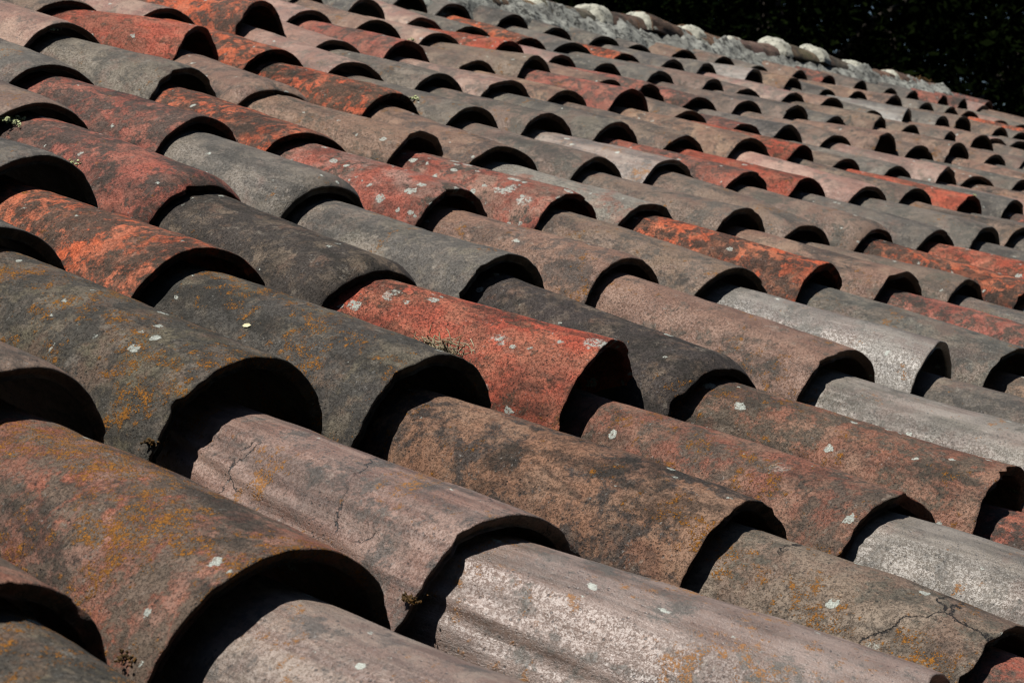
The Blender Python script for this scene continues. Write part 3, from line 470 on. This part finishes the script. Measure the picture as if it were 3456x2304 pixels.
# ------------------------------------------------------------------ ridge
MORT = simple('grey_lime_mortar', (.14, .14, .125), (.27, .275, .245), 14, c3=(.045, .045, .04), bump=.012)
PLUG = simple('pale_lime_mortar', (.30, .295, .245), (.46, .45, .37), 12, c3=(.13, .13, .11), bump=.006)
VR = 10.9*E_
RU = [14.0, 15.15, 16.35, 17.6, 18.85, 20.1, 21.4, 22.7, 23.9, 25.15, 26.6, 28.1, 30.0]
RZ = [.20, .17, .19, .18, .22, .28, .22, .19, .28, .30, .19, .18, .17]
RR = .31
pal_r = 'NGNGNTTNNGTT'
for i in range(len(RU)-1):
    u0, u1 = RU[i], RU[i+1]; z0, z1 = RZ[i], RZ[i+1]
    A = W(u0, VR, z0-.02); Bq = W(u1+.12, VR, z1-.09)
    root = bpy.data.objects.new('ridge_tile', None); COL.objects.link(root)
    y = (Bq-A).normalized(); n = Vector((0, 0, 1)); x = y.cross(n).normalized(); z = x.cross(y)
    root.matrix_world = Matrix.Translation(A) @ Matrix((x, y, z)).transposed().to_4x4()
    me = shell('ridge_shell', RR*S*1.06, RR*S*.92, (Bq-A).length, R_(84), .014, 500+i, 32, 18, rough=2.6, sag=-.004)
    o = link('tile_shell', me, root)
    rd = random.Random(i); p = PAL[pal_r[i % 12]]
    o['clay'] = [q*rd.uniform(.8, 1.2) for q in p[0]]; o['crust'] = list(p[1]); o['pale'] = list(p[2]); o['crust_amount'] = .5; o['crust_scale'] = 1.0
    o['orange_lichen'] = .35; o['white_lichen'] = .2; o['gloss'] = .1; o['streak'] = 0.0; o['grain'] = .7; o['soot'] = .8; o['crack'] = 0.0; o['seed'] = [rd.uniform(0, 40) for _ in range(3)]
    # the mortar that fills the open end: a domed plug, hollow side towards the tile
    vs, fs = [], []; n1, n2 = 26, 9; rr = RR*S*rd.uniform(.98, 1.10)
    offp = Vector((i*3.1, 2, 5))
    for j in range(n2+1):
        t = j/n2
        for q in range(n1+1):
            phi = -R_(88)+R_(176)*q/n1
            rad = rr*math.sin(t*math.pi/2)*(1+(.10*noise.noise(Vector((phi*1.5, t*2, i))+offp))+.06*noise.noise(Vector((phi*5, t*7, i))+offp))
            yy = -.040*math.cos(t*math.pi/2)**.8 + .012*noise.noise(Vector((phi*2, t*4, 3))+offp) + .010
            vs.append((rad*math.sin(phi), yy, rad*math.cos(phi)-RR*S))
    for q in range(n1+1):
        a = vs[n2*(n1+1)+q]; vs.append((a[0]*.98, a[1]+.045, (a[2]+RR*S)*.98-RR*S))
    for j in range(n2+1):
        for q in range(n1):
            a = j*(n1+1)+q; fs.append((a, a+1, a+n1+2, a+n1+1))
    link('mortar_plug', mesh('mortar_plug', vs, fs, PLUG), root)
    wd = ['first', 'second', 'third', 'fourth', 'fifth', 'sixth', 'seventh', 'eighth', 'ninth', 'tenth', 'eleventh', 'twelfth']
    tag(root, 'weathered ridge tile with a pale mortar end, %s from the right end of the ridge' % wd[len(RU)-2-i], 'ridge tile', 'ridge tiles bedded in mortar')
# rough mortar bedding along the ridge, one continuous mass
vs, fs = [], []
n1, n2 = 640, 40
u0, u1 = 13.5, 29.9
for i in range(n1+1):
    u = u0+(u1-u0)*i/n1
    lump = .5+.5*noise.noise(Vector((u*1.4, 0, 3)))
    for j in range(n2+1):
        t = j/n2
        s1 = .10*noise.noise(Vector((u*1.1, 5, 3))) + .05*noise.noise(Vector((u*4, 5, 3)))
        pts = ((-1.02+s1*2, -.50), (-.72+s1, -.10), (-.50+s1*.5, .02), (-.25, .12+s1*.9), (0.0, .0), (.5, -.25))
        q = t*5; m0 = min(4, int(q)); fr = q-m0
        vv = VR + pts[m0][0]*(1-fr)+pts[m0+1][0]*fr; zz = pts[m0][1]*(1-fr)+pts[m0+1][1]*fr
        fa = 1.0 if t < .72 else .2
        zz += fa*(.055*noise.noise(Vector((u*2.1, t*3, 1))) + .05*noise.noise(Vector((u*5, t*7, 2))) + .028*noise.noise(Vector((u*11, t*10, 4))) + .010*noise.noise(Vector((u*30, t*24, 4))))
        vs.append(W(u, vv, zz))
for i in range(n1):
    for j in range(n2):
        a = i*(n2+1)+j; fs.append((a, a+n2+1, a+n2+2, a+1))
tag(link('ridge_mortar', mesh('ridge_mortar', vs, fs, MORT)), 'rough grey mortar bed running under the ridge tiles', 'mortar')

# ------------------------------------------------------------------ small growths and litter
LIME = simple('pale_green_lichen', (.42, .47, .22), (.62, .66, .38), 60, c3=(.16, .18, .08), bump=.003)
MOSS = simple("rusty_moss", (.05, .030, .010), (.14, .065, .012), 60, c3=(.04, .03, .015), bump=.003)
def tuft(name, label, cat, P, r, sx, n, mat, seed, nrm=Vector((0, -st, ct)), fl=.5, group=None):
    rd = random.Random(seed); bm = bmesh.new()
    ax = Vector((1, 0, 0)); ay = nrm.cross(ax)
    for i in range(n):
        a = rd.gauss(0, .5); b = rd.gauss(0, .5)
        q = P + ax*a*sx + ay*b*r + nrm*abs(rd.gauss(0, .5))*r*fl
        s = r*rd.uniform(.12, .32)
        m = Matrix.Translation(q-P) @ Matrix.Rotation(rd.uniform(0, 6), 4, (rd.random(), rd.random(), rd.random()+.1)) @ Matrix.Diagonal((s, s*rd.uniform(.5, 1), s*rd.uniform(.3, .8), 1))
        bmesh.ops.create_icosphere(bm, subdivisions=1, radius=1, matrix=m)
    for v in bm.verts: v.co += Vector([noise.noise(v.co*300+Vector((k*9, seed, 0))) for k in range(3)])*r*.12
    me = bpy.data.meshes.new(name); bm.to_mesh(me); bm.free(); me.materials.append(mat)
    o = link(name, me); o.location = P
    tag(o, label, cat, group); return o

TAN = simple('dry_grass', (.20, .15, .08), (.42, .36, .24), 30)
def heap(P, n, size, seed):
    rd = random.Random(seed); vs, fs = [], []
    for i in range(n):
        a = Vector((rd.gauss(0, 1), rd.gauss(0, 1), rd.gauss(.3, .7))).normalized()
        c = Vector((rd.gauss(0, .35)*size, rd.gauss(0, .6)*size, abs(rd.gauss(0, .25))*size)); l = size*rd.uniform(.25, .9); r = rd.uniform(.0003, .0008)
        b = a.orthogonal().normalized(); b2 = a.cross(b); bend = b*rd.uniform(-.3, .3)*l; k = len(vs)
        for j in range(6):
            t = j/5-.5; q = c+a*l*t+bend*(t*t*4-1)
            for m in range(4): th = m*1.5708; vs.append(q+(b*math.cos(th)+b2*math.sin(th))*r*(1-.6*abs(t)))
        for j in range(5):
            for m in range(4): fs.append((k+j*4+m, k+j*4+(m+1) % 4, k+j*4+4+(m+1) % 4, k+j*4+4+m))
    o = link('twig_heap', mesh('twig_heap', vs, fs, TAN)); o.location = P; return o
tag(heap(Vector((.553, .366, .089)), 220, .027, 4), 'small heap of dry twigs caught beside the pitted red tile', 'twigs')
tuft('moss_clump', 'rusty moss clump under the lip of the big lichen covered tile', 'moss', Vector((-0.0935, 0.0426, -0.0562)), 0.0055, 0.01, 90, MOSS, 1, group='moss clumps at the tile lips')
tuft('moss_clump', 'orange moss clump at the foot of the largest dark grey tile', 'moss', Vector((0.1404, 0.2794, 0.0377)), 0.006, 0.009, 90, MOSS, 2, group='moss clumps at the tile lips')
tuft('moss_clump', 'dark rusty moss lump at the foot of the cracked mauve tile', 'moss', Vector((0.1202, 0.0231, -0.0486)), 0.0055, 0.008, 90, MOSS, 3, group='moss clumps at the tile lips')
tuft('lichen_tuft', 'pale green lichen tuft at the left edge above the red mottled tile', 'lichen', Vector((0.6090, 1.0137, 0.3360)), 0.013, 0.018, 50, LIME, 4, group='lichen tufts on the tile lips')
tuft('lichen_tuft', 'pale green lichen along the lip of the grey tile end at left', 'lichen', Vector((0.5872, 0.8824, 0.2838)), 0.006, 0.018, 40, LIME, 5, group='lichen tufts on the tile lips')
tuft('lichen_tuft', 'pale green lichen tuft on the right rim of an orange tile arch', 'lichen', Vector((1.7163, 1.3556, 0.4718)), 0.009, 0.007, 30, LIME, 6, group='lichen tufts on the tile lips')
tuft('lichen_tuft', 'small green lichen tuft on the crown of a red tile arch near the top', 'lichen', Vector((2.5595, 2.0638, 0.7112)), 0.008, 0.014, 30, LIME, 7, group='lichen tufts on the tile lips')
tuft('lichen_tuft', 'yellow green lichen on the lip of a pale tile at upper left', 'lichen', Vector((1.0540, 1.4865, 0.5269)), 0.006, 0.012, 30, LIME, 8, group='lichen tufts on the tile lips')
tuft('lichen_tuft', 'pale lichen bits on the rim of the arch at the lower right edge', 'lichen', Vector((0.9617, -0.0181, -0.0429)), 0.003, 0.01, 24, LIME, 9, group='lichen tufts on the tile lips')
tuft('lichen_tuft', 'tiny pale lichen bits below the arch of the pinkish brown tile', 'lichen', Vector((1.1704, 0.2404, 0.0544)), 0.003, 0.006, 16, LIME, 10, group='lichen tufts on the tile lips')
tuft('lichen_tuft', 'tiny bright lichen dot on a tile lip near the right edge', 'lichen', Vector((3.2601, 1.0488, 0.3665)), 0.006, 0.01, 20, LIME, 11, group='lichen tufts on the tile lips')
tuft('moss_clump', 'dull moss tuft on the right end of the ridge', 'moss', W(29.6, VR, .10), .018, .05, 70, MOSS, 77, group='moss clumps at the tile lips')
LEAFY = simple('yellow_dry_leaf', (.55, .50, .30), (.65, .60, .40), 40)
lf = mesh('fallen_leaf', [(-.004, 0, 0), (-.002, .0018, .0006), (.002, .002, .0008), (.0045, 0, .0004), (.002, -.002, .0006), (-.002, -.0018, .0004)], [(0, 1, 2, 3, 4, 5)], LEAFY)
lo = link('fallen_leaf', lf); lo.matrix_world = Matrix.Translation(Vector(((0.37660086154937744, 0.419613242149353, 0.11636887490749359))) + Vector(((-0.7131893038749695, -0.20912224054336548, 0.6690507531166077)))*.001) @ Vector(((-0.7131893038749695, -0.20912224054336548, 0.6690507531166077))).to_track_quat('Z', 'Y').to_matrix().to_4x4()
tag(lo, 'tiny pale yellow leaf lying on the dark tile left of the red one', 'leaf')
TL = ['dark tree in the front row behind the ridge, first from the left', 'dark tree in the front row behind the ridge, second from the left', 'dark tree in the front row behind the ridge, third from the left', 'dark tree in the front row behind the ridge, fourth from the left', 'dark tree in the front row behind the ridge, fifth from the left', 'dark tree in the front row behind the ridge, sixth from the left', 'dark tree in the front row behind the ridge, seventh from the left', 'dark tree in the front row behind the ridge, eighth from the left', 'dark tree in the back row behind the ridge, first from the left', 'dark tree in the back row behind the ridge, second from the left', 'dark tree in the back row behind the ridge, third from the left', 'dark tree in the back row behind the ridge, fourth from the left', 'dark tree in the back row behind the ridge, fifth from the left', 'dark tree in the back row behind the ridge, sixth from the left', 'dark tree in the back row behind the ridge, seventh from the left', 'dark tree in the back row behind the ridge, eighth from the left']


# ------------------------------------------------------------------ what carries the roof
WOOD = simple('old_roof_boards', (.035, .028, .022), (.05, .04, .03), 20)
PLASTER = simple('lime_plaster', (.55, .50, .42), (.62, .57, .48), 6)
house = bpy.data.objects.new('house', None); COL.objects.link(house)
tag(house, 'house under the tiled roof, only its dark roof boards showing in the gaps', 'house')
def slab(name, pts, mat, parent):
    n = len(pts)//2
    fs = [tuple(range(n-1, -1, -1)), tuple(range(n, 2*n))]+[(i, (i+1) % n, (i+1) % n+n, i+n) for i in range(n)]
    return link(name, mesh(name, pts, fs, mat, False), parent)
ua, ub, va, vb = -3.2, 31.9, -3.2, VR
d0, d1 = -1.02, -1.2
slab('roof_deck', [W(ua, va, d1), W(ub, va, d1), W(ub, vb, d1), W(ua, vb, d1), W(ua, va, d0), W(ub, va, d0), W(ub, vb, d0), W(ua, vb, d0)], WOOD, house)
top = W(0, VR, d0); yb = top.y+2.6; zb = top.z-2.6*math.tan(TH)
slab('roof_deck', [Vector((ua*S, top.y+.003, top.z-.04)), Vector((ub*S, top.y+.003, top.z-.04)), Vector((ub*S, yb, zb-.04)), Vector((ua*S, yb, zb-.04)),
                   Vector((ua*S, top.y+.003, top.z)), Vector((ub*S, top.y+.003, top.z)), Vector((ub*S, yb, zb)), Vector((ua*S, yb, zb))], WOOD, house)
GZ = -3.1
wy0 = W(0, va, 0).y+.35
zz = W(0, va+1.7, d1).z-.02
x0, x1, y0, y1 = ua*S+.3, ub*S-.2, wy0, yb-.3
slab('wall', [Vector((x0, y0, GZ)), Vector((x1, y0, GZ)), Vector((x1, y1, GZ)), Vector((x0, y1, GZ)), Vector((x0, y0, zz)), Vector((x1, y0, zz)), Vector((x1, y1, zz)), Vector((x0, y1, zz))], PLASTER, house)

# ------------------------------------------------------------------ ground and the grove behind
EARTH = simple('leaf_litter_ground', (.045, .040, .022), (.07, .06, .035), .8, bump=.02)
g = mesh('ground', [(-150, -150, GZ), (250, -150, GZ), (250, 250, GZ), (-150, 250, GZ)], [(0, 1, 2, 3)], EARTH, False)
tag(link('ground', g), None, None, kind='structure')
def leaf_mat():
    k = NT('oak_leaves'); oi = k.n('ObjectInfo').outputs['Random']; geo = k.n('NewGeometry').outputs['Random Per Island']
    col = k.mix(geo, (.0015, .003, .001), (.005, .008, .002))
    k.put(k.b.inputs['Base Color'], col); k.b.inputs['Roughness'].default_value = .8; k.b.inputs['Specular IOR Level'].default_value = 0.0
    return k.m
LEAF = leaf_mat(); BARK = simple('dark_bark', (.035, .028, .02), (.06, .05, .04), 12)
def crown_mesh(seed, rx, rz, n, size):
    rd = random.Random(seed); vs, fs = [], []
    clumps = []
    for _ in range(46):
        d = Vector((rd.gauss(0, 1), rd.gauss(0, 1), rd.gauss(0, 1))).normalized()
        q = rd.uniform(.35, 1.0)
        clumps.append((Vector((d.x*rx*q, d.y*rx*q, d.z*rz*q)), rd.uniform(.22, .42)*rx))
    for i in range(n):
        c, cr = rd.choice(clumps)
        d = Vector((rd.gauss(0, 1), rd.gauss(0, 1), rd.gauss(0, 1))).normalized()*cr*rd.uniform(.5, 1)**.5
        p = c+d
        a = Vector((rd.gauss(0, 1), rd.gauss(0, 1), rd.gauss(0, .7))).normalized(); b = a.cross(Vector((rd.gauss(0, 1), rd.gauss(0, 1), rd.gauss(0, 1)))).normalized()
        s = size*rd.uniform(.6, 1.4); k = len(vs)
        vs += [p-a*s, p+b*s*.45, p+a*s, p-b*s*.45]; fs.append((k, k+1, k+2, k+3))
    return mesh('crown', vs, fs, LEAF, False)
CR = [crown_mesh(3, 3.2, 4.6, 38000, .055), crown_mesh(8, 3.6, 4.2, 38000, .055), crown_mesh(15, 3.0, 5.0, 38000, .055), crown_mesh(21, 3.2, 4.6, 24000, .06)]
def trunk_mesh(seed, h):
    rd = random.Random(seed); vs, fs = [], []
    def limb(p, q, r0, r1, n=8, seg=8):
        k = len(vs); ax = (q-p).normalized(); x = ax.orthogonal().normalized(); y = ax.cross(x)
        for i in range(seg+1):
            t = i/seg; c = p.lerp(q, t)+Vector((noise.noise(Vector((t*2, seed, 0))), noise.noise(Vector((t*2, seed, 7))), 0))*.25*math.sin(t*math.pi)
            r = r0+(r1-r0)*t
            for j in range(n): a = 6.2832*j/n; vs.append(c+(x*math.cos(a)+y*math.sin(a))*r)
        for i in range(seg):
            for j in range(n): a = k+i*n+j; b = k+i*n+(j+1) % n; fs.append((a, b, b+n, a+n))
    limb(Vector((0, 0, 0)), Vector((rd.uniform(-.4, .4), rd.uniform(-.4, .4), h)), .30, .13)
    for i in range(6):
        a = rd.uniform(0, 6.28); z = h*rd.uniform(.5, .95); l = rd.uniform(1.5, 2.6)
        limb(Vector((0, 0, z)), Vector((math.cos(a)*l, math.sin(a)*l, z+rd.uniform(.8, 2.2))), .10, .025, 6, 6)
    return mesh('trunk', vs, fs, BARK)
TR = [trunk_mesh(1, 6.5), trunk_mesh(2, 6.0), trunk_mesh(5, 7)]
TREES = [(5+i*3.3, 15-i*1.3, 1.0, 3 if i in (4, 5) else i % 3, TL[i]) for i in range(8)]+[(9+i*3.6, 20-i*1.3, 1.15, 3 if i in (5, 6) else (i+1) % 3, TL[8+i]) for i in range(8)]+[(-8+i*3.6, -8-(i % 2), 1.2, i % 3, 'unseen dark tree added around the camera to block sky light') for i in range(6)]+[(-10, -4+i*4, 1.1, i % 3, 'unseen dark tree added around the camera to block sky light') for i in range(3)]  # trees round the camera are unseen, added to cut skylight on tile ends
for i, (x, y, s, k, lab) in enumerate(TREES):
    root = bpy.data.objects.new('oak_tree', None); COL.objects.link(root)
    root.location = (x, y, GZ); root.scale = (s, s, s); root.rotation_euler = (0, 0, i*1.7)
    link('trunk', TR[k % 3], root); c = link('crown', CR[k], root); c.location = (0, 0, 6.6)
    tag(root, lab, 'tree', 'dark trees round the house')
